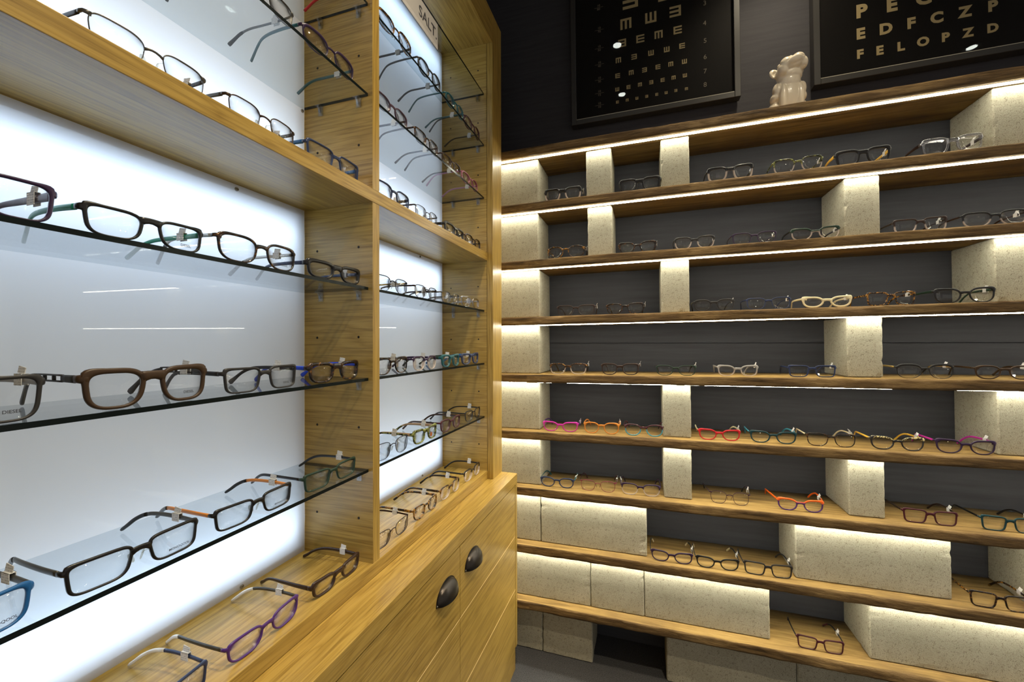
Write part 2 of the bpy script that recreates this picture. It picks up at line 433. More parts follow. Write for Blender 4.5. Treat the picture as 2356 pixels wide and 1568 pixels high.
for ya, yb in ((NY1, Y1), (Y2, EI)):
    for za, zb_ in ((ZPL, ZO0), (ZO1, ZT0)):
        bm = one_box(XB-.004, XB, ya+.0006, yb-.0006, z(za)+.0006, z(zb_)-.0006)
        o = obj('light_panel', bm, [OPAL, OPAL_BACK], cab)
        for f in o.data.polygons: f.material_index = 0 if f.normal.x > .5 else 1
        bm = B(); q = .022; xa, xb_ = XB-.034, XB-.022  # unseen frame behind the panel, shaped to block light and darken its rim
        box(bm, xa, xb_, ya+.0008, ya+q, z(za)+.0008, z(zb_)-.0008); box(bm, xa, xb_, yb-q, yb-.0008, z(za)+.0008, z(zb_)-.0008)
        box(bm, xa, xb_, ya+q, yb-q, z(za)+.0008, z(za)+q); box(bm, xa, xb_, ya+q, yb-q, z(zb_)-q, z(zb_)-.0008)
        obj('rim_shade_frame', bm, OAK['Y'], cab)
        obj('light_box_back', one_box(CX0+.001, CX0+.004, ya+.0008, yb-.0008, z(za)+.0008, z(zb_)-.0008), WHITE_PAINT, cab)
        for zz, dn in ((z(za)+.040, 1), (z(zb_)-.040, -1)):
            L = lamp('light_box_strip', 'AREA', (-.772, (ya+yb)/2, zz), BOX_POWER, (.62, .79, 1.0), shape='RECTANGLE', size=yb-ya-.03, size_y=.018)
            d = Vector((.55, 0, dn)).normalized()      # each strip looks along the panel
            zax = -d; xax = Vector((0, 1, 0)); yax = zax.cross(xax)
            L.matrix_world = Matrix.Translation(L.location) @ Matrix((xax, yax, zax)).transposed().to_4x4()
            strips.append(L)
for px, py in ((545, 435), (557, 1348), (967, 590), (972, 1093), (696, 255)):
    p = on_x(px, py, XB+.001)
    bm = B(); bmesh.ops.create_cone(bm, cap_ends=True, segments=16, radius1=.0038, radius2=.0030, depth=.003, matrix=Matrix.Translation(p) @ Matrix.Rotation(PI/2, 4, 'Y'))
    box(bm, p.x+.0012, p.x+.0018, p.y-.0024, p.y+.0024, p.z-.0004, p.z+.0004, 1)
    obj('screw', bm, [SCREW, HOLE], cab)
# peg holes and clear plastic shelf clips
for Y, pts in ((Y1, [(730.7, 157), (825.6, 128.6), (730.7, 352), (825.6, 333.6), (730, 578), (825, 568), (730, 776.5), (825, 775), (730, 976), (825.6, 982.5), (729.6, 1176.5), (825.6, 1191)]),
               (EI-.0012, [(1037, 179), (1099.8, 162.5), (1037, 296), (1099.8, 283), (1038, 420), (1100, 402.8), (1037.7, 550), (1100, 523), (1037.7, 663), (1100, 659), (1038, 780.5), (1101, 780), (1039, 898), (1101.7, 899.7), (1039, 1016), (1102, 1020.8)])):
    bm = B()
    for px, py in pts:
        p = on_y(px, py, Y)
        bmesh.ops.create_cone(bm, cap_ends=True, segments=14, radius1=.0026, radius2=.0026, depth=.0006, matrix=Matrix.Translation(p) @ RX90)
    obj('peg_holes', bm, HOLE, cab)
GZ = {'a': .8800, 'b': .6983, 'c': .5110, 'd': .1112, 'e': -.0758, 'f': -.2636}
GT = .006
GNAME = {'a': 'top', 'b': 'second', 'c': 'third', 'd': 'fourth', 'e': 'fifth', 'f': 'lowest'}
for bay, ya, yb, ks in (('near', NY1, Y1, 'bcdef'), ('far', Y2, EI-.0012, 'abcdef')):
    for kk in ks:
        gz = z(GZ[kk]); bm = one_box(XB+.0006, -.5432, ya+.0012, yb-.0012, gz-GT/2, gz+GT/2)
        pos = {'a': 'topmost, under the grey name plaque', 'b': 'uppermost of the near bay' if bay == 'near' else 'second from the top of the far bay', 'c': 'just above the oak shelf',
               'd': 'just below the oak shelf', 'e': 'middle one below the oak shelf', 'f': 'lowest, above the oak base'}[kk]
        s = root('glass_shelf', (-.63, (ya+yb)/2, gz), 'clear glass shelf in the %s bay, %s' % (bay, pos), 'shelf', 'glass shelves of the display cabinet')
        o = obj('glass_plate', bm, [SHELF_GLASS, GLASS_EDGE], s)
        for f in o.data.polygons:
            if f.normal.x > .5 or f.normal.y > .5: f.material_index = 1
        for X in (-.664, -.566):
            bm = B(); zt = gz-GT/2-.0003
            box(bm, X-.007, X+.007, yb-.012, yb-.0005, zt-.0022, zt); box(bm, X-.0065, X+.0065, yb-.0032, yb-.0004, zt-.020, zt-.0022)
            bev(bm, .0006, 1)
            vs = [bm.verts.new(c) for c in ((X-.002, yb-.0032, zt-.0022), (X+.002, yb-.0032, zt-.0022), (X+.002, yb-.011, zt-.0022), (X-.002, yb-.011, zt-.0022), (X-.002, yb-.0032, zt-.017), (X+.002, yb-.0032, zt-.017))]
            for q in ((0, 1, 2, 3), (0, 4, 5, 1), (3, 2, 5, 4), (0, 3, 4), (1, 5, 2)): bm.faces.new([vs[i] for i in q])
            bmesh.ops.create_cone(bm, cap_ends=True, segments=12, radius1=.003, radius2=.003, depth=.003, matrix=Matrix.Translation((X, yb-.0045, zt-.011)) @ RX90)
            obj('shelf_clip', bm, CLIP, cab)
# name plaque on the top glass shelf's front edge
a = on_x(941, 20, -.531); b_ = on_x(1016, 112, -.531)
ya, yb = .80, b_.y; za, zb_ = z(.7985), z(.8755)
sg = root('name_plaque', (-.536, (ya+yb)/2, za), 'grey acrylic name plaque hanging at the top glass shelf of the far bay', 'sign')
bm = one_box(-.5415, -.531, ya, yb, za, zb_, r=.0008); obj('acrylic_block', bm, clear_mat('plaque_acrylic', (.95, .95, .95), .06, .03), sg)
obj('grey_card', one_box(-.5405, -.5400, ya+.004, yb-.005, za+.003, zb_-.004), plain('grey_card', (.58, .55, .52), .6), sg)
p0 = on_x(964, 18, -.5398); p1 = on_x(1005, 86, -.5398)
bm = text_bm('SALT.', 1, 0, .012); xs = [v.co.x for v in bm.verts]; wd = max(xs)-min(xs)
s_ = (p1.y-p0.y)/wd
add_bm(T := B(), bm, Matrix.Translation((-.5396, (p0.y+p1.y)/2, (p0.z+p1.z)/2)) @ Matrix.Rotation(PI/2, 4, 'Z') @ RX90 @ Matrix.Diagonal((s_, s_*1.0, 1, 1)))
obj('lettering', T, INK, sg)

# ------------------------------------------------------------------ base cupboards and worktop
XW = -.4519; WZ0 = ZCT-.036
wt = obj('worktop', one_box(CX0, XW, NY0, EY, z(WZ0), z(ZCT)-.0003, r=.0012), OAK['Y'], origin=(-.62, .75, z(WZ0)))
tag(wt, 'long honey oak worktop between the display cabinet and the base cupboard', 'worktop')
bc = root('base_cabinet', (-.62, .75, 0), 'low oak base cupboard with black cup handles under the worktop', 'cabinet')
obj('end_panel', one_box(CX0, XW-.0006, EY-.019, EY-.0002, z(-1.111), z(WZ0)-.0004, r=.0006), OAK['Z'], bc)
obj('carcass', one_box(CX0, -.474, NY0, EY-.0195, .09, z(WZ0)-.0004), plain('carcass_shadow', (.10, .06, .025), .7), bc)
obj('plinth', one_box(CX0, -.459, NY0, EY-.006, 0, .0895), OAK['Y'], bc)
def cup_pull(y, zc, par):
    bm = B(); a, bx, c = .046, .025, .036; n1, n2 = 20, 10; g = []
    for inner in (0, 1):
        k = 1-.06*inner; rows = []
        for i in range(n2+1):
            ph = PI/2*i/n2; row = []
            for j in range(n1+1):
                th = PI*j/n1
                row.append(bm.verts.new((XW-.0015+bx*k*math.sin(th)*math.cos(ph)**.8, y-a*k*math.cos(th)*math.cos(ph)**.7, zc-.014+c*k*math.sin(ph)**.9)))
            rows.append(row)
        for i in range(n2):
            for j in range(n1): bm.faces.new((rows[i][j], rows[i][j+1], rows[i+1][j+1], rows[i+1][j]))
        g.append(rows)
    for j in range(n1): bm.faces.new((g[0][0][j], g[0][0][j+1], g[1][0][j+1], g[1][0][j]))
    bmesh.ops.remove_doubles(bm, verts=bm.verts[:], dist=1e-5)
    h = obj('handle', bm, BRONZE, par, origin=bc['_w'], smooth=True); h['label'] = 'black cup-shaped handle'
    bm = B(); pts = []
    for j in range(33):
        t = PI*j/32; pts.append((y-(a+.004)*math.cos(t)*(1 if abs(math.cos(t)) < .99 else 1), zc-.014+(c+.005)*math.sin(t)**.9))
    fr = [bm.verts.new((XW-.0002, p[0], p[1])) for p in pts]; bk = [bm.verts.new((XW-.0016, p[0], p[1])) for p in pts]
    bm.faces.new(fr); bm.faces.new(bk[::-1])
    for j in range(33): k = (j+1) % 33; bm.faces.new((fr[j], fr[k], bk[k], bk[j]))
    obj('back_plate', bm, BRONZE, h, origin=bc['_w'])
    bm = B()
    for s in (-1, 1): bmesh.ops.create_uvsphere(bm, u_segments=10, v_segments=6, radius=.0018, matrix=Matrix.Translation((XW, y+s*(a+.0005), zc-.0105)))
    obj('rivet', bm, SCREW, h, origin=bc['_w'])
GR = [-.7065, -.8990]
for (ya, yb), hy in (((.9574, 1.4233), 1.035), ((.4580, .9556), .880), ((NY0, .4562), None)):
    bm = B(); zs = [z(-1.106)] + [z(v) for v in GR[::-1]] + [z(WZ0)-.0035]
    for i in range(3):
        box(bm, -.4735, XW-.0016, ya, yb, zs[i]+(.0007 if i else 0), zs[i+1]-(.0007 if i < 2 else 0))
        if i: box(bm, -.470, XW-.0014, ya+.0005, yb-.0005, zs[i]-.0008, zs[i]+.0008, 1)
    d = obj('door', bm, [OAK['Y'], PALE_EDGE], bc)
    if hy: cup_pull(hy, z(-.590), d); 

# ------------------------------------------------------------------ eye charts
def chart_frame(x0, x1, z0, z1, label):
    """x0.. are the inner edges of the frame at PYF"""
    fwid, yb, yf = .020, WALL_Y-.001, 1.676
    r_ = empty('eye_chart', ((x0+x1)/2, yb, ZC+z0)); r_.rotation_euler = ANG.to_euler(); tag(r_, label, 'picture', 'framed eye charts')
    hw = (x1-x0)/2; H = z1-z0; f = fwid
    bm = B()
    for a in ((-hw-f, -hw, -f, H+f), (hw, hw+f, -f, H+f), (-hw, hw, -f, 0), (-hw, hw, H, H+f)):
        box(bm, a[0], a[1], yf-yb, -.001, a[2], a[3])
    bev(bm, .0012, 1)
    obj('frame', bm, FRAME_BLACK, r_)
    obj('print', one_box(-hw, hw, yf-yb+.012, -.004, 0, H), PRINT_BLACK, r_)
    obj('glass_pane', one_box(-hw, hw, yf-yb+.007, yf-yb+.009, .0003, H-.0003), PANE, r_)
    obj('glass_bevel', one_box(-hw+.0004, hw-.0004, yf-yb+.0035, yf-yb+.0065, .0004, .0030), plain('bright_bevel', (.50, .46, .36), .25), r_)
    M = Matrix.Translation(r_.location) @ ANG
    return r_, M.inverted(), yf-yb+.0118
def add_e(bm, x, y, zc, s, turn):
    k = s/5
    for c0, c1, d0, d1 in ((0, 1, 0, 5), (1, 5, 0, 1), (1, 5, 2, 3), (1, 5, 4, 5)):
        v = box(bm, (c0-2.5)*k, (c1-2.5)*k, -.0003, 0, (d0-2.5)*k, (d1-2.5)*k)
        R = Matrix.Translation((x, y, zc)) @ Matrix.Rotation(turn*PI/2, 4, 'Y')
        for q in v: q.co = R @ q.co
YP = 1.6878
ch, Mi, yp = chart_frame(-.2665, .3136, .9125, 1.50, 'framed black tumbling-E eye chart with gold symbols, hanging left of the figurine')
def at1(zx, zy, Mi=None, ox=1130, s=3.733): return Mi @ on_y(ox+zx/s, zy/s, YP)
TURN = {'E': 0, 'm': 1, 'B': 2, 'w': 3}
ROWS = [(130, 'B', [(1195, 8)]), (128, 'wE', [(1500, -60), (1850, -130)]), (94, 'mwB', [(1157, 203), (1371, 150), (1581, 97)]), (68, 'BEmE', [(1125, 370), (1281, 332), (1438, 296), (1602, 257)]),
  (46, 'mBwwE', [(1093, 517), (1228, 487), (1373, 454), (1508, 424), (1640, 393)]), (40, 'EmBEmw', [(1087, 650), (1203, 623), (1317, 600), (1433, 574), (1543, 550), (1660, 527)]),
  (33, 'wEmBEmw', [(1083, 767), (1180, 747), (1278, 726), (1375, 706), (1473, 686), (1567, 666), (1664, 647)]),
  (24, 'EmwBEwBm', [(1085, 876), (1169, 859), (1252, 843), (1336, 827), (1423, 810), (1503, 795), (1586, 777), (1677, 762)])]
bm = B()
for s, letters, pts in ROWS:
    for l_, (a, b_) in zip(letters, pts):
        p = at1(a, b_, Mi); hgt = (on_y(1130+a/3.733, (b_-s/2)/3.733, YP)-on_y(1130+a/3.733, (b_+s/2)/3.733, YP)).z
        add_e(bm, p.x, yp, p.z, hgt*.97, {0: 0, 1: 1, 2: 2, 3: 3}[TURN[l_]])
obj('symbols', bm, GOLD_PRINT, ch)
bm = B()
for t_, a, b_ in (('3', 1835, 28), ('4', 1834, 200), ('5', 1838, 350), ('6', 1838, 490), ('7', 1838, 612), ('8', 1838, 728)):
    p = at1(a, b_, Mi); add_bm(bm, text_bm(t_, .0245, .0001), Matrix.Translation((p.x, yp-.0002, p.z)) @ RX90)
for t_, a, b_ in (('80', 923, 65), ('70', 928, 257), ('50', 928, 415), ('40', 930, 553), ('30', 930, 685), ('15', 930, 800), ('10', 930, 903)):
    p = at1(a, b_, Mi)
    for body, dz in (('10', .0072), (t_, -.0072)): add_bm(bm, text_bm(body, .0125, .0001), Matrix.Translation((p.x, yp-.0002, p.z+dz)) @ RX90)
    box(bm, p.x-.018, p.x+.018, yp-.0003, yp, p.z-.0004, p.z+.0004)
obj('numbers', bm, DIM_PRINT, ch)
ch, Mi, yp = chart_frame(.5794, 1.30, .9130, 1.50, 'framed black letter eye chart with gold capitals, hanging right of the figurine')
bm = B()
for row, s, pts in (('PECF', 112, [(940, 100), (1200, 47), (1475, -12), (1752, -75)]), ('EDFCZP', 92, [(933, 293), (1150, 250), (1367, 203), (1588, 155), (1830, 105), (2067, 55)]),
                    ('FELOPZD', 76, [(928, 468), (1097, 436), (1278, 402), (1470, 360), (1662, 322), (1856, 283), (2068, 243)])):
    for l_, (a, b_) in zip(row, pts):
        p = at1(a, b_, Mi, 1730); X_ = 1730+a/3.733
        hgt = (on_y(X_, (b_-s/2)/3.733, YP)-on_y(X_, (b_+s/2)/3.733, YP)).z
        add_bm(bm, text_bm(l_, hgt*1.34, .0001, .05), Matrix.Translation((p.x, yp-.0002, p.z)) @ RX90)
obj('letters', bm, GOLD_PRINT, ch)

# ------------------------------------------------------------------ bulldog figurine (head thrown back, looking up)
def bulldog():
    bm = B()
    def ell(c, r_, rot=(0, 0, 0)):
        M = Matrix.Translation(c) @ Matrix.Rotation(rot[2], 4, 'Z') @ Matrix.Rotation(rot[1], 4, 'Y') @ Matrix.Rotation(rot[0], 4, 'X') @ Matrix.Diagonal((*r_, 1))
        bmesh.ops.create_icosphere(bm, subdivisions=3, radius=1, matrix=M)
    ell((0, .022, .048), (.047, .042, .048)); ell((0, .004, .080), (.038, .034, .046)); ell((0, -.010, .062), (.034, .024, .050))
    for s in (-1, 1):
        ell((s*.041, .016, .028), (.017, .034, .028)); ell((s*.040, -.014, .010), (.014, .020, .010))     # haunch, hind foot
        ell((s*.024, -.022, .050), (.0125, .0135, .050)); ell((s*.024, -.030, .008), (.0145, .018, .009))  # foreleg, paw
        ell((s*.036, -.004, .088), (.013, .018, .024)); ell((s*.041, .004, .066), (.012, .020, .016))       # shoulder folds
    ell((0, -.002, .112), (.033, .032, .026)); ell((0, -.006, .126), (.036, .034, .018), (-.25, 0, 0))        # thick folded neck
    # head tipped back about 50 degrees: muzzle points up and forward
    H = Matrix.Translation((.002, -.008, .150)) @ Matrix.Rotation(-.30, 4, 'Y') @ Matrix.Rotation(-.85, 4, 'X')
    def he(c, r_, rot=(0, 0, 0)):
        M = H @ Matrix.Translation(c) @ Matrix.Rotation(rot[1], 4, 'Y') @ Matrix.Rotation(rot[0], 4, 'X') @ Matrix.Diagonal((*r_, 1))
        bmesh.ops.create_icosphere(bm, subdivisions=3, radius=1, matrix=M)
    he((0, .006, .004), (.042, .036, .031)); he((0, -.022, -.012), (.031, .021, .018))
    for s in (-1, 1):
        he((s*.017, -.028, -.008), (.019, .018, .019)); he((s*.030, -.012, -.012), (.014, .020, .018))        # flews, cheek
        he((s*.020, -.016, .021), (.011, .009, .006))                                                        # brow
        ell((s*.041+.004, .012, .166-.012*s*-1), (.0145, .0065, .019), (-.2, s*.55, 0))                     # ear
    he((0, -.036, .006), (.009, .006, .006)); he((0, -.034, -.024), (.022, .013, .007))
    me = bpy.data.meshes.new('t'); bm.to_mesh(me); bm.free()
    t = bpy.data.objects.new('t', me); COL.objects.link(t)
    md = t.modifiers.new('r', 'REMESH'); md.mode = 'VOXEL'; md.voxel_size = .0019
    sm = t.modifiers.new('s', 'SMOOTH'); sm.iterations = 5; sm.factor = .5
    m2 = bpy.data.meshes.new_from_object(t.evaluated_get(bpy.context.evaluated_depsgraph_get())); bpy.data.objects.remove(t)
    bm = B(); bm.from_mesh(m2)
    def cut(c, r_, depth):       # presses creases into the skin
        for v in bm.verts:
            d = H.inverted() @ v.co; e = Vector(((d.x-c[0])/r_[0], (d.y-c[1])/r_[1], (d.z-c[2])/r_[2])).length
            if e < 1: v.co -= (v.normal*depth*(1-e*e))
    cut((0, -.046, -.004), (.0022, .02, .016), .004)                       # split of the muzzle
    for s in (-1, 1):
        cut((s*.020, -.034, .0125), (.008, .012, .0028), .0035); cut((s*.015, -.040, -.0215), (.016, .016, .0024), .0030)
        for v in bm.verts:
            e = Vector(((v.co.x-(s*.043+.004))/.009, (v.co.y-.004)/.008, (v.co.z-(.164+.012*s))/.012)).length
            if e < 1: v.co.y += .005*(1-e*e)
    o = obj('bulldog_figurine', bm, CERAMIC, smooth=True)
    x = .458; o.location = (x, 1.590, tz(PZ[0], x)+.0022); o.rotation_euler = (0, 0, .12); s = 1.02; o.scale = (s, s, s)
    tag(o, 'cream ceramic bulldog figurine with raised head, sitting on the top plank', 'figurine')
    # eyes are modelled in the glaze; ears, nose and folds belong to the one body
bulldog()

# ------------------------------------------------------------------ eyeglasses
RGB = dict(blk=(.010, .009, .009), dgr=(.022, .020, .020), gun=(.07, .065, .055), brn=(.042, .021, .008), dbr=(.030, .014, .009), tan=(.30, .19, .09),
  nav=(.018, .030, .085), blu=(.012, .10, .30), sky=(.05, .30, .42), dte=(.005, .036, .046), tea=(.008, .085, .10), grn=(.008, .26, .16), dgn=(.014, .035, .022), pur=(.065, .018, .15),
  dpu=(.028, .012, .045), mag=(.55, .03, .36), red=(.50, .012, .02), bur=(.055, .007, .014), org=(.90, .14, .01), yel=(.80, .48, .06), cre=(.76, .66, .42), wht=(.80, .78, .74),
  sil=(.45, .44, .42), gol=(.55, .38, .12), gry=(.32, .31, .30), cbl=(.02, .06, .55), lil=(.42, .20, .36), pnk=(.26, .05, .09), ora=(.62, .22, .03), mau=(.065, .030, .05), wod=(.33, .22, .13))
def tort(name, stops, scale):
    t = NT(name); n = t.noise(t.coords((1, 1, 1)), scale, 3, .55, .6)
    return t.bsdf(t.ramp(n, stops), .2, .4, coat=.2)
def acetate(k):
    if k in MATS: return MATS[k]
    if k == 'tor': mt = tort('tortoiseshell_acetate', [(.46, (.012, .006, .004)), (.53, (.07, .03, .008)), (.58, (.42, .20, .03)), (.66, (.05, .02, .006))], 95)
    elif k == 'dto': mt = tort('dark_tortoiseshell_acetate', [(.50, (.010, .006, .004)), (.60, (.035, .014, .006)), (.68, (.17, .075, .016))], 90)
    elif k == 'gto': mt = tort('green_tortoiseshell_acetate', [(.42, (.012, .014, .006)), (.52, (.11, .12, .03)), (.62, (.30, .34, .10)), (.70, (.04, .05, .015))], 100)
    elif k == 'yto': mt = tort('yellow_tortoiseshell_acetate', [(.45, (.02, .012, .005)), (.50, (.55, .33, .04)), (.66, (.66, .42, .07))], 85)
    elif k == 'leo': mt = tort('spotted_acetate', [(.46, (.02, .015, .01)), (.50, (.62, .50, .22)), (.7, (.66, .54, .26))], 130)
    elif k == 'clr': mt = acetate_clear()
    elif k == 'rim': mt = acetate_clear((.86, .80, .78))
    else: mt = NT('acetate').bsdf(RGB[k], .42 if k in ('brn', 'dgr', 'dgn') else .30, .35, coat=0 if k in ('brn', 'dgr', 'dgn') else .12)
    MATS[k] = mt; return mt
def metal(k):
    kk = 'metal_'+k
    if kk not in MATS: MATS[kk] = NT('painted_metal').bsdf(RGB[k], .32, .5, metal=.55)
    return MATS[kk]
def two_tone(a, b, zs):
    """upper colour a fading to lower colour b around height zs"""
    key = ('tt', a, b, round(zs, 3))
    if key in MATS: return MATS[key]
    t = NT('two_tone_acetate'); tc = t.n('TexCoord'); sp = t.n('SeparateXYZ'); t.l(tc.outputs['Object'], sp.inputs[0])
    fac = t.math('MULTIPLY', t.math('SUBTRACT', sp.outputs[2], zs-.0022), 1/.0044, True)
    if b in ('clr', 'rim'):
        tr = t.n('BsdfTransparent'); tr.inputs[0].default_value = (.90, .85, .83, 1)
        d = t.n('BsdfPrincipled'); d.inputs['Base Color'].default_value = (.75, .66, .60, 1); d.inputs['Roughness'].default_value = .15
        m0 = t.n('MixShader'); m0.inputs[0].default_value = .42; t.l(tr.outputs[0], m0.inputs[1]); t.l(d.outputs[0], m0.inputs[2])
        u = t.n('BsdfPrincipled'); u.inputs['Roughness'].default_value = .22
        if a in RGB: u.inputs['Base Color'].default_value = (*RGB[a], 1)
        else:
            n_ = t.noise(t.coords(), 95, 3, .55, .6); st = {'gto': [(.42, (.012, .014, .006)), (.54, (.13, .13, .04)), (.66, (.32, .34, .11))]}.get(a, [(.45, (.014, .007, .004)), (.58, (.10, .04, .012)), (.66, (.36, .18, .03))])
            t.l(t.ramp(n_, st), u.inputs['Base Color'])
        m1 = t.n('MixShader'); t.l(fac, m1.inputs[0]); t.l(m0.outputs[0], m1.inputs[1]); t.l(u.outputs[0], m1.inputs[2]); t.l(m1.outputs[0], t.out.inputs[0])
    else:
        ca = RGB[a] if a in RGB else t.ramp(t.noise(t.coords(), 130, 3, .55, .6), [(.46, (.02, .015, .01)), (.50, (.62, .50, .22)), (.7, (.66, .54, .26))])
        t.bsdf(t.mix(fac, RGB[b], ca), .26, .5, coat=.4)
    MATS[key] = t.m; return t.m

#          p    taper  cat   top    bot    side   bridge  depth  endh
STY = dict(
  rect = (6.0, .07, 0.00, .0036, .0024, .0034, .0050, .0036, .0062),
  sport= (4.2, .10, 0.10, .0034, .0024, .0036, .0050, .0036, .0076),
  bold = (3.6, .10, 0.06, .0062, .0036, .0050, .0072, .0048, .0090),
  sqr  = (3.2, .10, 0.04, .0038, .0026, .0032, .0046, .0036, .0056),
  rnd  = (2.15, .03, 0.0, .0034, .0026, .0030, .0040, .0036, .0050),
  oval = (2.5, .08, 0.05, .0036, .0026, .0032, .0044, .0036, .0058),
  cat  = (2.7, .10, 0.30, .0044, .0026, .0034, .0046, .0036, .0062),
  eye  = (2.25, .02, 0.42, .0050, .0044, .0046, .0052, .0040, .0070),
  slim = (3.4, .09, 0.10, .0026, .0018, .0022, .0036, .0028, .0046),
  wire = (3.3, .09, 0.04, .0015, .0011, .0012, .0017, .0016, .0038),
  half = (3.4, .10, 0.06, .0020, .0007, .0009, .0022, .0018, .0044),
  wrnd = (2.2, .03, 0.02, .0014, .0012, .0012, .0016, .0016, .0036),
  brow = (2.7, .10, 0.08, .0052, .0010, .0016, .0030, .0032, .0060))
NOSE = .24
def outline(hw, hh, sty, n=48):
    p, taper, cat = STY[sty][:3]; out = []
    for i in range(n):
        t = 2*PI*i/n; c, s = math.cos(t), math.sin(t); q = p if s > 0 else 2+(p-2)*(.55 if c < 0 else .75)
        x = math.copysign(abs(c)**(2/q), c); v = math.copysign(abs(s)**(2/q), s)
        if x > 0: x *= 1-(taper+.05)*(.5-.5*v)**1.2          # outer side leans in towards the bottom
        if x < 0:
            x -= NOSE*x*(.5-.5*v)**1.4                     # cut back beside the nose
            if v > 0: v -= (.05+cat*.35)*x*x*v            # brow falls towards the bridge
        v += cat*max(0, x)**2*(.5+.5*v)*.8
        out.append((x*hw, v*hh))
    return out
def wrapy(x): return 1.0*x*x
def make_glasses(loc, rot, W, H, sty, front, bottom, temple, tip, opts, label, group):
    p_, taper, cat, tt, tb, ts, br, dep, eh = STY[sty]
    tk = opts.get('tk', 1); tt, tb, ts, br = tt*tk, tb*tk, ts*tk, br*tk
    is_m = sty in ('wire', 'half', 'wrnd')
    MF = (metal(front) if is_m and front in RGB else acetate(front))
    if bottom: MF = two_tone(front, bottom, H*opts.get('zs', .5))
    bg = opts.get('bridge', .0125 if not is_m else .0155); e = .0022 if not is_m else .004
    hw = (W-bg-4*ts-2*e)/4; hh = (H-tt-tb)/2/(1+cat*.35); zc = hh+tb; cx = bg/2+ts+hw
    R = empty('eyeglasses', loc); R.rotation_euler = rot; tag(R, label, 'glasses', group)
    ol = outline(hw, hh, sty); n = len(ol)
    bm = B(); M = 8
    for s in (1, -1):
        rings = []
        for i in range(n):
            a, b, c = ol[i-1], ol[i], ol[(i+1) % n]
            tx, tzv = c[0]-a[0], c[1]-a[1]; L = math.hypot(tx, tzv) or 1; nx, nz = tzv/L, -tx/L
            th = (tt*nz*nz if nz > 0 else tb*nz*nz) + ts*nx*nx
            if nx > 0 and nz > 0 and not is_m: th += (cat*.006+ts*.9)*min(nx, nz)*1.4
            rg = []
            for k in range(M):
                an = 2*PI*(k+.5)/M; cu, su = math.cos(an), math.sin(an)
                cu = math.copysign(abs(cu)**.7, cu); su = math.copysign(abs(su)**.7, su)
                o_ = th*.5*(1+cu); x = s*(cx+b[0]+nx*o_); zz = zc+b[1]+nz*o_
                rg.append(bm.verts.new((x, wrapy(x)+dep*.5*su, zz)))
            rings.append(rg)
        for i in range(n):
            A, Q = rings[i], rings[(i+1) % n]
            for k in range(M): bm.faces.new((A[k], A[(k+1) % M], Q[(k+1) % M], Q[k]))
    # bridge
    zb = zc+hh*(.50-cat*.25 if not is_m else .40)
    if sty in ('bold', 'sport'): zb = zc+hh*.66; br *= 1.15
    xi = min((q for q in ol if q[0] < 0), key=lambda q: abs(q[1]-(zb-zc)))[0]; xb = cx+xi-ts*.30
    arch = .0022 if not is_m else .003
    pts = [(xb*u, wrapy(xb*u)-.0004, zb+arch*(1-u*u)) for u in (-1, -.6, -.2, .2, .6, 1)]
    sweep(bm, pts, [(dep*.9, br*(1.75-.55*(1-u*u))) for u in (-1, -.6, -.2, .2, .6, 1)])
    # end pieces
    zh = zc+hh*(.74+cat*.5)-(0 if is_m else .0004); xo = max((q for q in ol if q[0] > 0), key=lambda q: -abs(q[1]-(zh-zc)))[0]
    yh = wrapy(W/2)
    for s in (1, -1):
        x0 = s*(cx+xo+ts*.3); x1 = s*(W/2-.0012)
        sweep(bm, [(x0, wrapy(x0), zh), ((x0+x1)/2, wrapy(x0)+.0004, zh+.0003), (x1-s*.0006, yh+.0010, zh+.0005), (x1, yh+.0045, zh+.0005), (x1, yh+.0075, zh+.0003)],
              [(dep, eh*1.25), (dep, eh*1.12), (dep*.95, eh*.98), (.0032, eh*.9), (.0030, eh*.85)])
    fr = obj('frame_front', bm, MF, R, origin=(0, 0, 0), smooth=True)
    # lenses
    LM = LENS
    for s in (1, -1):
        bm = B(); N_ = len(ol)
        g = 1.0006
        f1 = [bm.verts.new((s*(cx+x*g), wrapy(cx+x)-.0006, zc+v*g)) for x, v in ol]; f2 = [bm.verts.new((s*(cx+x*g), wrapy(cx+x)+.0006, zc+v*g)) for x, v in ol]
        c1 = bm.verts.new((s*cx, wrapy(cx)-.0010, zc)); c2 = bm.verts.new((s*cx, wrapy(cx)+.0002, zc))
        for i in range(N_):
            j = (i+1) % N_
            bm.faces.new((f1[i], f1[j], c1)); bm.faces.new((f2[j], f2[i], c2)); bm.faces.new((f1[i], f2[i], f2[j], f1[j]))
        ln = obj('lens', bm, LM, R, origin=(0, 0, 0), smooth=True)
        if s == 1 and opts.get('text'):
            T = B(); size = .0044*opts.get('ts', 1)
            add_bm(T, text_bm(opts['text'], size, .00003, .02), Matrix.Translation((cx+hw*.22, 0, tb+hh*.40)) @ Matrix.Rotation(-opts.get('tilt', 0), 4, 'Y') @ RX90)
            for v in T.verts: v.co.y = wrapy(v.co.x)-.0012
            obj('lettering', T, plain('lens_print', (.10, .10, .11), .6), ln, origin=(0, 0, 0))
        if s == 1 and opts.get('dot'):
            T = B(); bmesh.ops.create_cone(T, cap_ends=True, segments=20, radius1=.0062, radius2=.0062, depth=.0003, matrix=Matrix.Translation((cx-hw*.35, wrapy(cx)-.0014, zc-hh*.35)) @ RX90)
            obj('round_sticker', T, plain('sticker_orange', (.35, .10, .02), .5), ln, origin=(0, 0, 0))
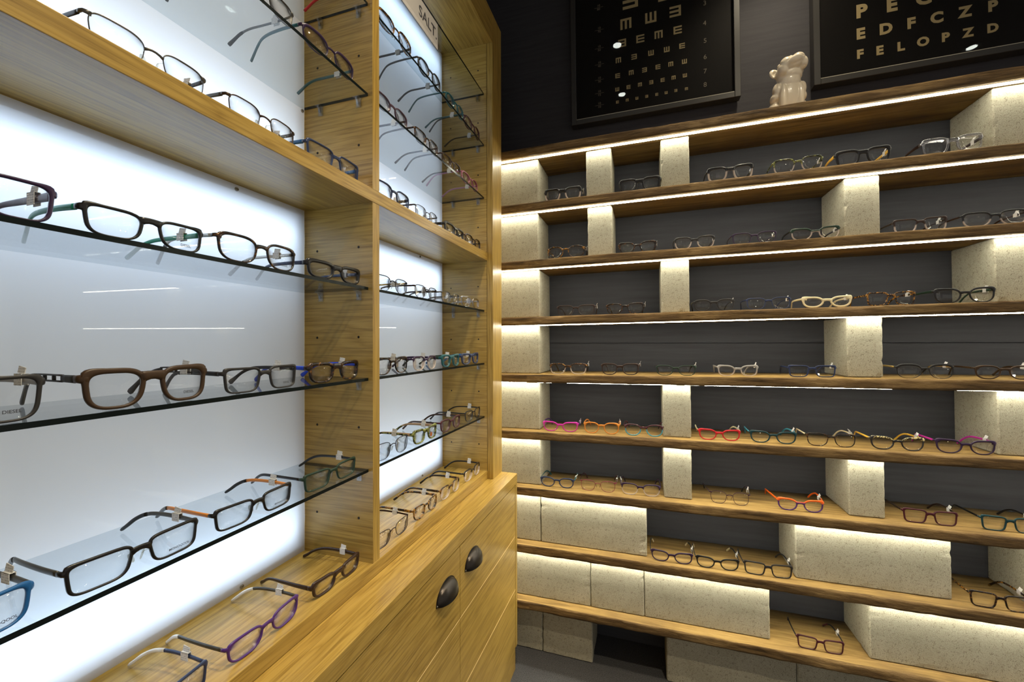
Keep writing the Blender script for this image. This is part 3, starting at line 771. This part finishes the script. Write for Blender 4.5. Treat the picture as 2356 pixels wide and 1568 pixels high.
    # nose pads
    if is_m or opts.get('pads'):
        for s in (1, -1):
            bm = B(); xr = s*(cx+xi*.98)
            P = curve_pts([(xr, wrapy(cx-hw), zc+hh*.15), (xr-s*.0035, .006, zc+hh*.08), (s*(bg/2-.0005), .0075, zc-hh*.08)], 6)
            sweep(bm, P, [(.0009, .0009)], M=6)
            bmesh.ops.create_uvsphere(bm, u_segments=10, v_segments=7, radius=1, matrix=Matrix.Translation((s*(bg/2-.0008), .0078, zc-hh*.16)) @ Matrix.Rotation(s*.35, 4, 'Y') @ Matrix.Rotation(-s*.5, 4, 'Z') @ Matrix.Diagonal((.0012, .0032, .0062, 1)))
            obj('nose_pad', bm, clear_mat('silicone_pad', (.86, .84, .78), .10, .15), R, origin=(0, 0, 0), smooth=True)
    # temples
    MT = metal(temple) if (opts.get('mt') or is_m) and temple in RGB else acetate(temple)
    th = opts.get('th', eh*.95 if not is_m else .0042); TL = opts.get('tl', .136); sp = opts.get('splay', 0)
    tsd = opts.get('tag', 1)
    for s in (1, -1):
        x1 = s*(W/2-.0014); y0 = yh+.0062
        KP = [(x1, y0, zh+.0003), (x1+s*(.001+sp*.3), .040, zh+.0010), (x1+s*(sp*.7), .075, zh+.0010), (x1-s*(.003-sp), .098, zh-.001), (x1-s*(.007-sp), .114, zh*.72), (x1-s*(.010-sp), .127, zh*.36), (x1-s*(.012-sp), TL, .0030)]
        NS = 26; P = curve_pts(KP, NS)
        def sec(u):
            h = th+(min(th, .0052)-th)*min(1, u/.55) if u < .75 else min(th, .0052)+(opts.get('tiph', .0066)-min(th, .0052))*min(1, (u-.75)/.2)
            if u > .985: h *= .75
            return (.0030 if u < .6 else .0034, h) if not is_m else ((.0016 if u < .62 else .0034), h if u > .62 else th)
        cut = int(NS*opts.get('cut', .62)); tsplit = tip is not None
        bm = B()
        A = P[:cut+1] if tsplit else P
        if opts.get('perf') :
            q = 12; pa, pb = A[:4], A[3:q]
            sweep(bm, pa, [sec(i/NS) for i in range(4)])
            up_ = [v+Vector((0, 0, th*.38)) for v in pb]; lo_ = [v-Vector((0, 0, th*.38)) for v in pb]
            sweep(bm, up_, [(.003, th*.24)]); sweep(bm, lo_, [(.003, th*.24)])
            for i in range(0, len(pb), 2): sweep(bm, [lo_[i], up_[i]], [(.003, .0034)], upv=Vector((0, 1, 0)))
            sweep(bm, A[q-1:], [sec((i+q-1)/NS) for i in range(len(A)-q+1)])
        else: sweep(bm, A, [sec(i/NS) for i in range(len(A))])
        tm = obj('temple', bm, MT, R, origin=(0, 0, 0), smooth=True)
        if tsplit:
            bm = B(); A = P[cut:]; sweep(bm, A, [(sec((i+cut)/NS)[0]*1.15, sec((i+cut)/NS)[1]*1.06) for i in range(len(A))])
            t2 = obj('temple_tip', bm, acetate(tip), tm, origin=(0, 0, 0), smooth=True)
        if s == tsd or opts.get('tag2'):
            yt = opts.get('ty', .044); cz = zh+.0012; hx = x1+s*.0006
            bm = B(); g = .0026; hgt = max(th*.5+.0016, .0052)
            box(bm, hx-g, hx-g+.0005, yt-.0065, yt+.0065, cz-hgt, cz+hgt); box(bm, hx+g-.0005, hx+g, yt-.0065, yt+.0065, cz-hgt, cz+hgt)
            box(bm, hx-g, hx+g, yt-.0065, yt+.0065, cz+hgt-.0004, cz+hgt)
            if opts.get('flag', 1):
                Mx = Matrix.Translation((hx, yt, cz+hgt)) @ Matrix.Rotation(s*opts.get('fa', .35), 4, 'Y') @ Matrix.Rotation(.15, 4, 'X')
                box(bm, -.0003, .0003, -.0062, .0062, 0, opts.get('fl', .0085), M=Mx)
            obj('price_tag', bm, PAPER, R, origin=(0, 0, 0))
    return R

PH = ['', '', 'second plank down', 'third plank down', 'fourth plank down', 'fifth plank down', 'sixth plank down', 'seventh plank down', 'eighth plank down', 'lowest plank']
# plank, pixel left, pixel right, height mm, style, front, lower front, temples, tips, options, label
O = {}
RIGHT = [
 (2, 1253, 1340, 46, 'bold', 'blk', 'rim', 'blk', None, dict(zs=.55), 'black-topped clear-bottomed square glasses between two blocks'),
 (2, 1425, 1523, 46, 'bold', 'blk', None, 'blk', None, O, 'thick all-black glasses between the two narrow blocks'),
 (2, 1627, 1737, 47, 'bold', 'blk', 'rim', 'blk', None, dict(zs=.62), 'black glasses with clear lower rims, right of the narrow block'),
 (2, 1779, 1897, 45, 'sqr', 'gto', 'rim', 'gto', None, dict(zs=.5), 'green-tortoiseshell topped glasses with clear lower rims'),
 (2, 1923, 2054, 47, 'bold', 'blk', None, 'yel', None, dict(th=.011), 'thick black glasses with yellow temples'),
 (2, 2122, 2267, 48, 'bold', 'clr', None, 'dbr', None, dict(th=.011), 'clear crystal glasses with brown temples'),
 (3, 1259, 1347, 43, 'rnd', 'tor', None, 'tor', None, dict(fa=.9), 'round tortoiseshell glasses between two blocks'),
 (3, 1423, 1512, 40, 'cat', 'dto', None, 'dto', None, O, 'dark tortoiseshell cat-eye glasses right of the narrow block'),
 (3, 1551, 1647, 39, 'sqr', 'dgr', 'rim', 'blk', None, dict(zs=.55), 'grey glasses with clear lower rims, second from the narrow block'),
 (3, 1684, 1790, 37, 'slim', 'dpu', None, 'dpu', None, O, 'slim dark plum glasses left of the black cat-eye pair'),
 (3, 1819, 1936, 38, 'cat', 'dgn', 'rim', 'blk', None, dict(zs=.6), 'green-black cat-eye glasses touching the wide block'),
 (3, 2055, 2183, 36, 'rect', 'dbr', 'rim', 'dbr', None, dict(zs=.5), 'dark brown glasses right of the wide block'),
 (3, 2212, 2372, 39, 'sqr', 'blk', 'rim', 'dbr', None, dict(zs=.45), 'black glasses cut off by the right edge'),
 (4, 1281, 1371, 37, 'slim', 'dbr', None, 'dbr', None, O, 'dark brown slim glasses nearest the cabinet-side block'),
 (4, 1394, 1484, 36, 'sqr', 'dto', None, 'dto', None, O, 'dark tortoiseshell glasses left of the narrow block'),
 (4, 1595, 1692, 37, 'oval', 'dgr', None, 'blk', None, O, 'thin charcoal oval glasses right of the narrow block'),
 (4, 1716, 1822, 36, 'slim', 'nav', None, 'nav', None, O, 'navy-black slim glasses left of the cream pair'),
 (4, 1844, 1963, 35, 'eye', 'cre', None, 'cre', None, O, 'cream cat-eye glasses'),
 (4, 1992, 2110, 37, 'rect', 'tor', None, 'tor', None, O, 'tortoiseshell glasses with a yellow corner'),
 (4, 2148, 2294, 43, 'cat', 'blk', None, 'dgn', None, dict(th=.008), 'large black cat-eye glasses with green temples'),
 (5, 1264, 1351, 38, 'sqr', 'dto', 'rim', 'dto', None, dict(zs=.55), 'brown-topped glasses beside the cabinet-side block'),
 (5, 1382, 1472, 38, 'sqr', 'dbr', None, 'dbr', None, O, 'dark brown square glasses second from the left'),
 (5, 1508, 1603, 33, 'slim', 'dgn', None, 'blk', None, O, 'narrow green-black glasses left of the grey crystal pair'),
 (5, 1649, 1746, 36, 'cat', 'gry', 'rim', 'gry', None, dict(zs=.5), 'pale grey crystal glasses'),
 (5, 1812, 1925, 34, 'rect', 'nav', None, 'nav', None, O, 'rectangular blue-black glasses touching a concrete block'),
 (5, 2060, 2198, 40, 'brow', 'blk', None, 'gol', 'blk', dict(pads=1, mt=1), 'black glasses with a gold bridge and temples'),
 (5, 2241, 2382, 36, 'oval', 'brn', None, 'brn', None, O, 'brown oval glasses cut off by the right edge'),
 (6, 1248, 1331, 36, 'cat', 'mag', None, 'pur', None, dict(tl=.12), 'magenta glasses touching the concrete block'),
 (6, 1342, 1426, 38, 'oval', 'ora', None, 'ora', None, dict(fa=-.2), 'orange and red glasses'),
 (6, 1435, 1527, 38, 'oval', 'bur', 'sky', 'bur', None, dict(zs=.58), 'burgundy and teal glasses left of the narrow block'),
 (6, 1605, 1705, 36, 'cat', 'red', None, 'cre', None, O, 'red glasses with cream temples right of the narrow block'),
 (6, 1723, 1834, 38, 'cat', 'dte', None, 'sky', None, O, 'dark teal glasses with sky-blue temples'),
 (6, 1853, 1971, 38, 'slim', 'dto', None, 'cre', None, dict(fa=-.5), 'dark brown glasses with cream temples'),
 (6, 1999, 2129, 39, 'cat', 'leo', 'blk', 'yel', None, dict(zs=.72), 'black and spotted yellow glasses with yellow temples'),
 (6, 2149, 2294, 40, 'cat', 'dpu', None, 'mag', None, O, 'purple glasses with magenta temples'),
 (7, 1242, 1321, 34, 'oval', 'nav', None, 'tea', None, dict(fa=.9), 'navy glasses with teal temples beside the concrete block'),
 (7, 1333, 1418, 36, 'wire', 'pnk', None, 'bur', 'bur', O, 'thin red metal glasses'),
 (7, 1427, 1520, 38, 'sqr', 'dpu', 'rim', 'dpu', None, dict(zs=.55, tag=-1), 'dark purple glasses with clear lower rims'),
 (7, 1630, 1726, 38, 'wire', 'mau', None, 'mau', 'blk', dict(splay=.012), 'thin purple metal glasses alone between two blocks'),
 (7, 1785, 1896, 38, 'cat', 'org', 'pur', 'org', None, dict(zs=.68, splay=.012), 'orange-browed purple glasses'),
 (7, 2074, 2203, 37, 'rect', 'bur', None, 'dbr', None, dict(splay=.006), 'burgundy rectangular glasses right of the concrete block'),
 (7, 2252, 2392, 38, 'rect', 'dte', None, 'blk', None, dict(splay=.006), 'teal-black glasses cut off by the right edge'),
 (8, 1495, 1594, 37, 'cat', 'dpu', None, 'blk', 'cre', O, 'purple cat-eye glasses beside the long block'),
 (8, 1598, 1701, 37, 'cat', 'blk', None, 'blk', 'cre', O, 'black cat-eye glasses, middle of three'),
 (8, 1708, 1824, 38, 'rect', 'dgr', None, 'dgr', None, O, 'charcoal rectangular glasses touching the longest block'),
 (8, 2226, 2372, 40, 'rect', 'dto', None, 'tor', None, O, 'tortoiseshell glasses at the right edge'),
 (9, 1829, 1941, 37, 'rect', 'bur', None, 'blk', 'bur', dict(ty=.055), 'burgundy and black glasses, the only pair'),
]
DZ = {2: 1.522, 3: 1.522, 4: 1.520, 5: 1.520, 6: 1.524, 7: 1.530, 8: 1.520, 9: 1.525}
for pl, xl, xr, H, sty, f, b, t, tp, op, lab in RIGHT:
    Y = DZ[pl]; ym = 784
    a, c = on_y(xl, ym, Y+.003), on_y(xr, ym, Y+.003)
    x = (a.x+c.x)/2; W = c.x-a.x
    yaw = random.uniform(-.03, .03)
    rot = (Matrix.Rotation(-math.atan(TILT), 3, 'Y') @ Matrix.Rotation(yaw, 3, 'Z')).to_euler()
    op = dict(op); op.setdefault('tk', 1.22)
    make_glasses((x, Y, tz(PZ[pl-1], x)+.0004), rot, W, H*1.12/1000, sty, f, b, t, tp, op, lab+', '+PH[pl], 'glasses on the '+PH[pl])
SUR = {'b': GZ['b']+GT/2, 'c': GZ['c']+GT/2, 'o': ZO1, 'd': GZ['d']+GT/2, 'e': GZ['e']+GT/2, 'f': GZ['f']+GT/2, 'p': ZPL}
SN = {'b': 'second glass shelf', 'c': 'third glass shelf', 'o': 'oak shelf', 'd': 'fourth glass shelf', 'e': 'fifth glass shelf', 'f': 'lowest glass shelf', 'p': 'oak base'}
SN1 = {'b': 'top glass shelf', 'c': 'second glass shelf', 'o': 'oak shelf', 'd': 'third glass shelf', 'e': 'fourth glass shelf', 'f': 'lowest glass shelf', 'p': 'oak base'}
LEFT = [
 ('n', 'b', 712, 832, 40, 'sqr', 'red', None, 'red', None, O, 'red glasses'),
 ('n', 'c', 380, 520, 38, 'half', 'dgr', None, 'blk', None, O, 'black glasses with only temples in view'),
 ('n', 'c', 560, 679, 36, 'half', 'gun', None, 'gun', 'blk', O, 'half-rimmed dark metal glasses'),
 ('n', 'c', 695, 815, 40, 'brow', 'dpu', None, 'tea', None, dict(pads=1, flag=0), 'plum-browed glasses with teal temples'),
 ('n', 'o', -160, 97, 36, 'half', 'blk', None, 'blk', None, O, 'glasses cut off by the left edge'),
 ('n', 'o', 188, 476, 37, 'half', 'gun', None, 'blk', None, dict(mt=1, th=.006), 'large half-rimmed gunmetal glasses'),
 ('n', 'o', 517, 682, 37, 'half', 'brn', None, 'gun', None, dict(th=.0062), 'brown metal half-rimmed glasses'),
 ('n', 'o', 705, 826, 40, 'rect', 'nav', None, 'blu', None, dict(th=.0078), 'navy plastic glasses'),
 ('n', 'd', -260, 133, 40, 'sport', 'dpu', None, 'mau', None, dict(th=.010), 'dark purple glasses cut off by the left edge'),
 ('n', 'd', 181, 469, 35, 'sport', 'blk', None, 'grn', None, dict(text='DIESEL', th=.0072), 'black glasses with green temples'),
 ('n', 'd', 494, 684, 41, 'sqr', 'dto', None, 'sil', 'dto', dict(text='DIESEL', mt=1), 'tortoiseshell glasses with silver temples'),
 ('n', 'd', 706, 829, 34, 'bold', 'blk', None, 'nav', None, dict(th=.007), 'thick black glasses with navy temples'),
 ('n', 'e', -250, 107, 44, 'sport', 'dgr', None, 'gry', 'blk', dict(text='DIESEL', th=.0085, ts=1.0), 'charcoal glasses cut off by the left edge'),
 ('n', 'e', 180, 478, 46, 'bold', 'brn', None, 'dgr', None, dict(text='DIESEL', th=.0085, perf=1, tiph=.009), 'brown wide glasses with perforated temples'),
 ('n', 'e', 509, 685, 37, 'rect', 'dgr', None, 'dgr', None, dict(text='DIESEL', th=.0065, tiph=.009), 'charcoal rectangular glasses'),
 ('n', 'e', 707, 827, 38, 'bold', 'dto', None, 'cbl', None, dict(th=.0075, tiph=.009), 'dark tortoiseshell glasses with bright blue temples'),
 ('n', 'f', -120, 84, 37, 'sport', 'blu', None, 'gun', 'blk', dict(mt=1, pads=1, text='MONOQOOL', ts=.85), 'blue glasses cut off by the left edge'),
 ('n', 'f', 141, 458, 35, 'rect', 'blk', None, 'gun', 'blk', dict(mt=1, pads=1, text='MONOQOOL', ts=.9, th=.0062, cut=.5, tiph=.0045), 'black rectangular glasses with grey temples'),
 ('n', 'f', 489, 672, 33, 'rect', 'blk', None, 'ora', 'blk', dict(pads=1, text='MONOQOOL', ts=.85, th=.0055, cut=.5, tiph=.0045), 'black glasses with orange temples'),
 ('n', 'f', 697, 819, 33, 'rect', 'dgn', None, 'blk', None, dict(pads=1, th=.005, tiph=.0045), 'dark green glasses'),
 ('n', 'p', 205, 482, 34, 'rect', 'nav', None, 'nav', 'wht', dict(cut=.42, th=.005, tiph=.0045), 'navy glasses with white temple tips'),
 ('n', 'p', 516, 690, 34, 'sqr', 'pur', None, 'gun', 'wht', dict(mt=1, pads=1, cut=.5, th=.0055, tiph=.0045), 'purple glasses with white temple tips'),
 ('n', 'p', 716, 826, 32, 'bold', 'dbr', None, 'dbr', None, dict(th=.0085), 'thick dark brown glasses with wide temples'),
 ('f', 'b', 790, 948, 42, 'brow', 'tor', None, 'dgr', None, dict(pads=1, flag=0), 'tortoiseshell-browed round glasses'),
 ('f', 'b', 962, 1014, 42, 'rnd', 'dgr', None, 'dgr', None, dict(pads=1), 'dark grey round glasses'),
 ('f', 'b', 1026, 1067, 40, 'rnd', 'tea', None, 'tea', None, O, 'dark teal round glasses'),
 ('f', 'b', 1068, 1105, 40, 'rnd', 'bur', None, 'blk', None, O, 'burgundy round glasses by the end panel'),
 ('f', 'c', 800, 938, 38, 'oval', 'mau', None, 'dbr', None, O, 'mauve glasses half hidden by the divider'),
 ('f', 'c', 957, 1008, 38, 'slim', 'dto', None, 'dbr', None, dict(pads=1), 'dark tortoiseshell slim glasses'),
 ('f', 'c', 1023, 1060, 38, 'slim', 'dbr', None, 'dbr', None, dict(pads=1), 'dark brown glasses'),
 ('f', 'c', 1062, 1100, 38, 'oval', 'pnk', None, 'lil', None, O, 'pink glasses by the end panel'),
 ('f', 'o', 835, 943, 42, 'sqr', 'nav', None, 'dbr', None, dict(th=.008), 'blue plastic glasses beside the divider'),
 ('f', 'o', 957, 1008, 38, 'wire', 'dgr', None, 'dbr', None, O, 'thin dark metal glasses'),
 ('f', 'o', 1022, 1069, 39, 'bold', 'blk', None, 'blk', None, dict(pads=1), 'thick black glasses'),
 ('f', 'o', 1076, 1112, 40, 'oval', 'dto', None, 'blk', None, O, 'brown oval glasses by the end panel'),
 ('f', 'd', 795, 927, 36, 'half', 'dgr', None, 'gol', 'blk', dict(flag=0), 'dark half-rimmed glasses with tan temples'),
 ('f', 'd', 952, 1006, 35, 'half', 'dbr', None, 'dbr', 'blk', O, 'brown half-rimmed glasses with grey temples'),
 ('f', 'd', 1014, 1058, 35, 'wire', 'gun', None, 'gun', 'blk', O, 'gunmetal wire glasses'),
 ('f', 'd', 1062, 1102, 36, 'sqr', 'clr', None, 'gry', None, O, 'clear grey glasses by the end panel'),
 ('f', 'e', 800, 931, 40, 'sqr', 'dto', None, 'dbr', None, dict(pads=1), 'dark brown glasses half hidden by the divider'),
 ('f', 'e', 957, 1004, 38, 'sqr', 'dpu', 'rim', 'dpu', None, dict(zs=.6), 'purple to clear glasses'),
 ('f', 'e', 1014, 1057, 38, 'bold', 'tea', None, 'dgn', None, O, 'dark teal mottled glasses'),
 ('f', 'e', 1061, 1102, 38, 'bold', 'nav', None, 'blu', None, O, 'dark blue glasses by the end panel'),
 ('f', 'f', 800, 936, 38, 'wire', 'blk', None, 'gto', 'blk', O, 'black wire glasses half hidden by the divider'),
 ('f', 'f', 949, 1004, 38, 'bold', 'gto', None, 'wod', 'gto', dict(dot=1), 'green tortoiseshell glasses with a round sticker'),
 ('f', 'f', 1013, 1058, 37, 'sqr', 'bur', None, 'dbr', None, O, 'magenta-red glasses'),
 ('f', 'f', 1069, 1105, 37, 'slim', 'blk', None, 'blk', None, dict(pads=1), 'thin black glasses by the end panel'),
 ('f', 'p', 790, 929, 36, 'wire', 'dbr', None, 'dbr', None, O, 'brown wire glasses half hidden by the divider'),
 ('f', 'p', 950, 1004, 36, 'sqr', 'tor', None, 'tor', None, dict(th=.007), 'tortoiseshell square glasses'),
 ('f', 'p', 1012, 1056, 38, 'sqr', 'dto', 'rim', 'dto', None, dict(zs=.55, th=.007), 'brown glasses fading to clear'),
 ('f', 'p', 1067, 1103, 38, 'sqr', 'blk', 'rim', 'blk', None, dict(zs=.55), 'black glasses fading to clear by the end panel'),
]
for bay, k, xl, xr, H, sty, f, b, t, tp, op, lab in LEFT:
    X = -.552
    a, c = on_x(xl, 784, X-.003), on_x(xr, 784, X-.003)
    W = c.y-a.y; y = (a.y+c.y)/2
    if W > .150 or W < .118: W = min(max(W, .124), .140); y = c.y-W/2
    if bay == 'f' and y-W/2 < Y2+.006: y = Y2+.006+W/2
    if bay == 'f' and y+W/2 > EI-.006: y = EI-.006-W/2
    if bay == 'n' and y+W/2 > Y1-.004: y = Y1-.004-W/2
    op = dict(op); op.setdefault('fa', .1); op.setdefault('fl', .007)
    n1 = SN1[k] if bay == 'n' else SN[k]
    make_glasses((X, y, z(SUR[k])+.0004), (0, 0, PI/2+random.uniform(-.025, .025)), W, H/1000, sty, f, b, t, tp, op,
      '%s on the %s bay\'s %s' % (lab, 'near' if bay == 'n' else 'far', n1), 'glasses on the %s bay\'s %s' % ('near' if bay == 'n' else 'far', n1))
for o in WROOTS: del o['_w']
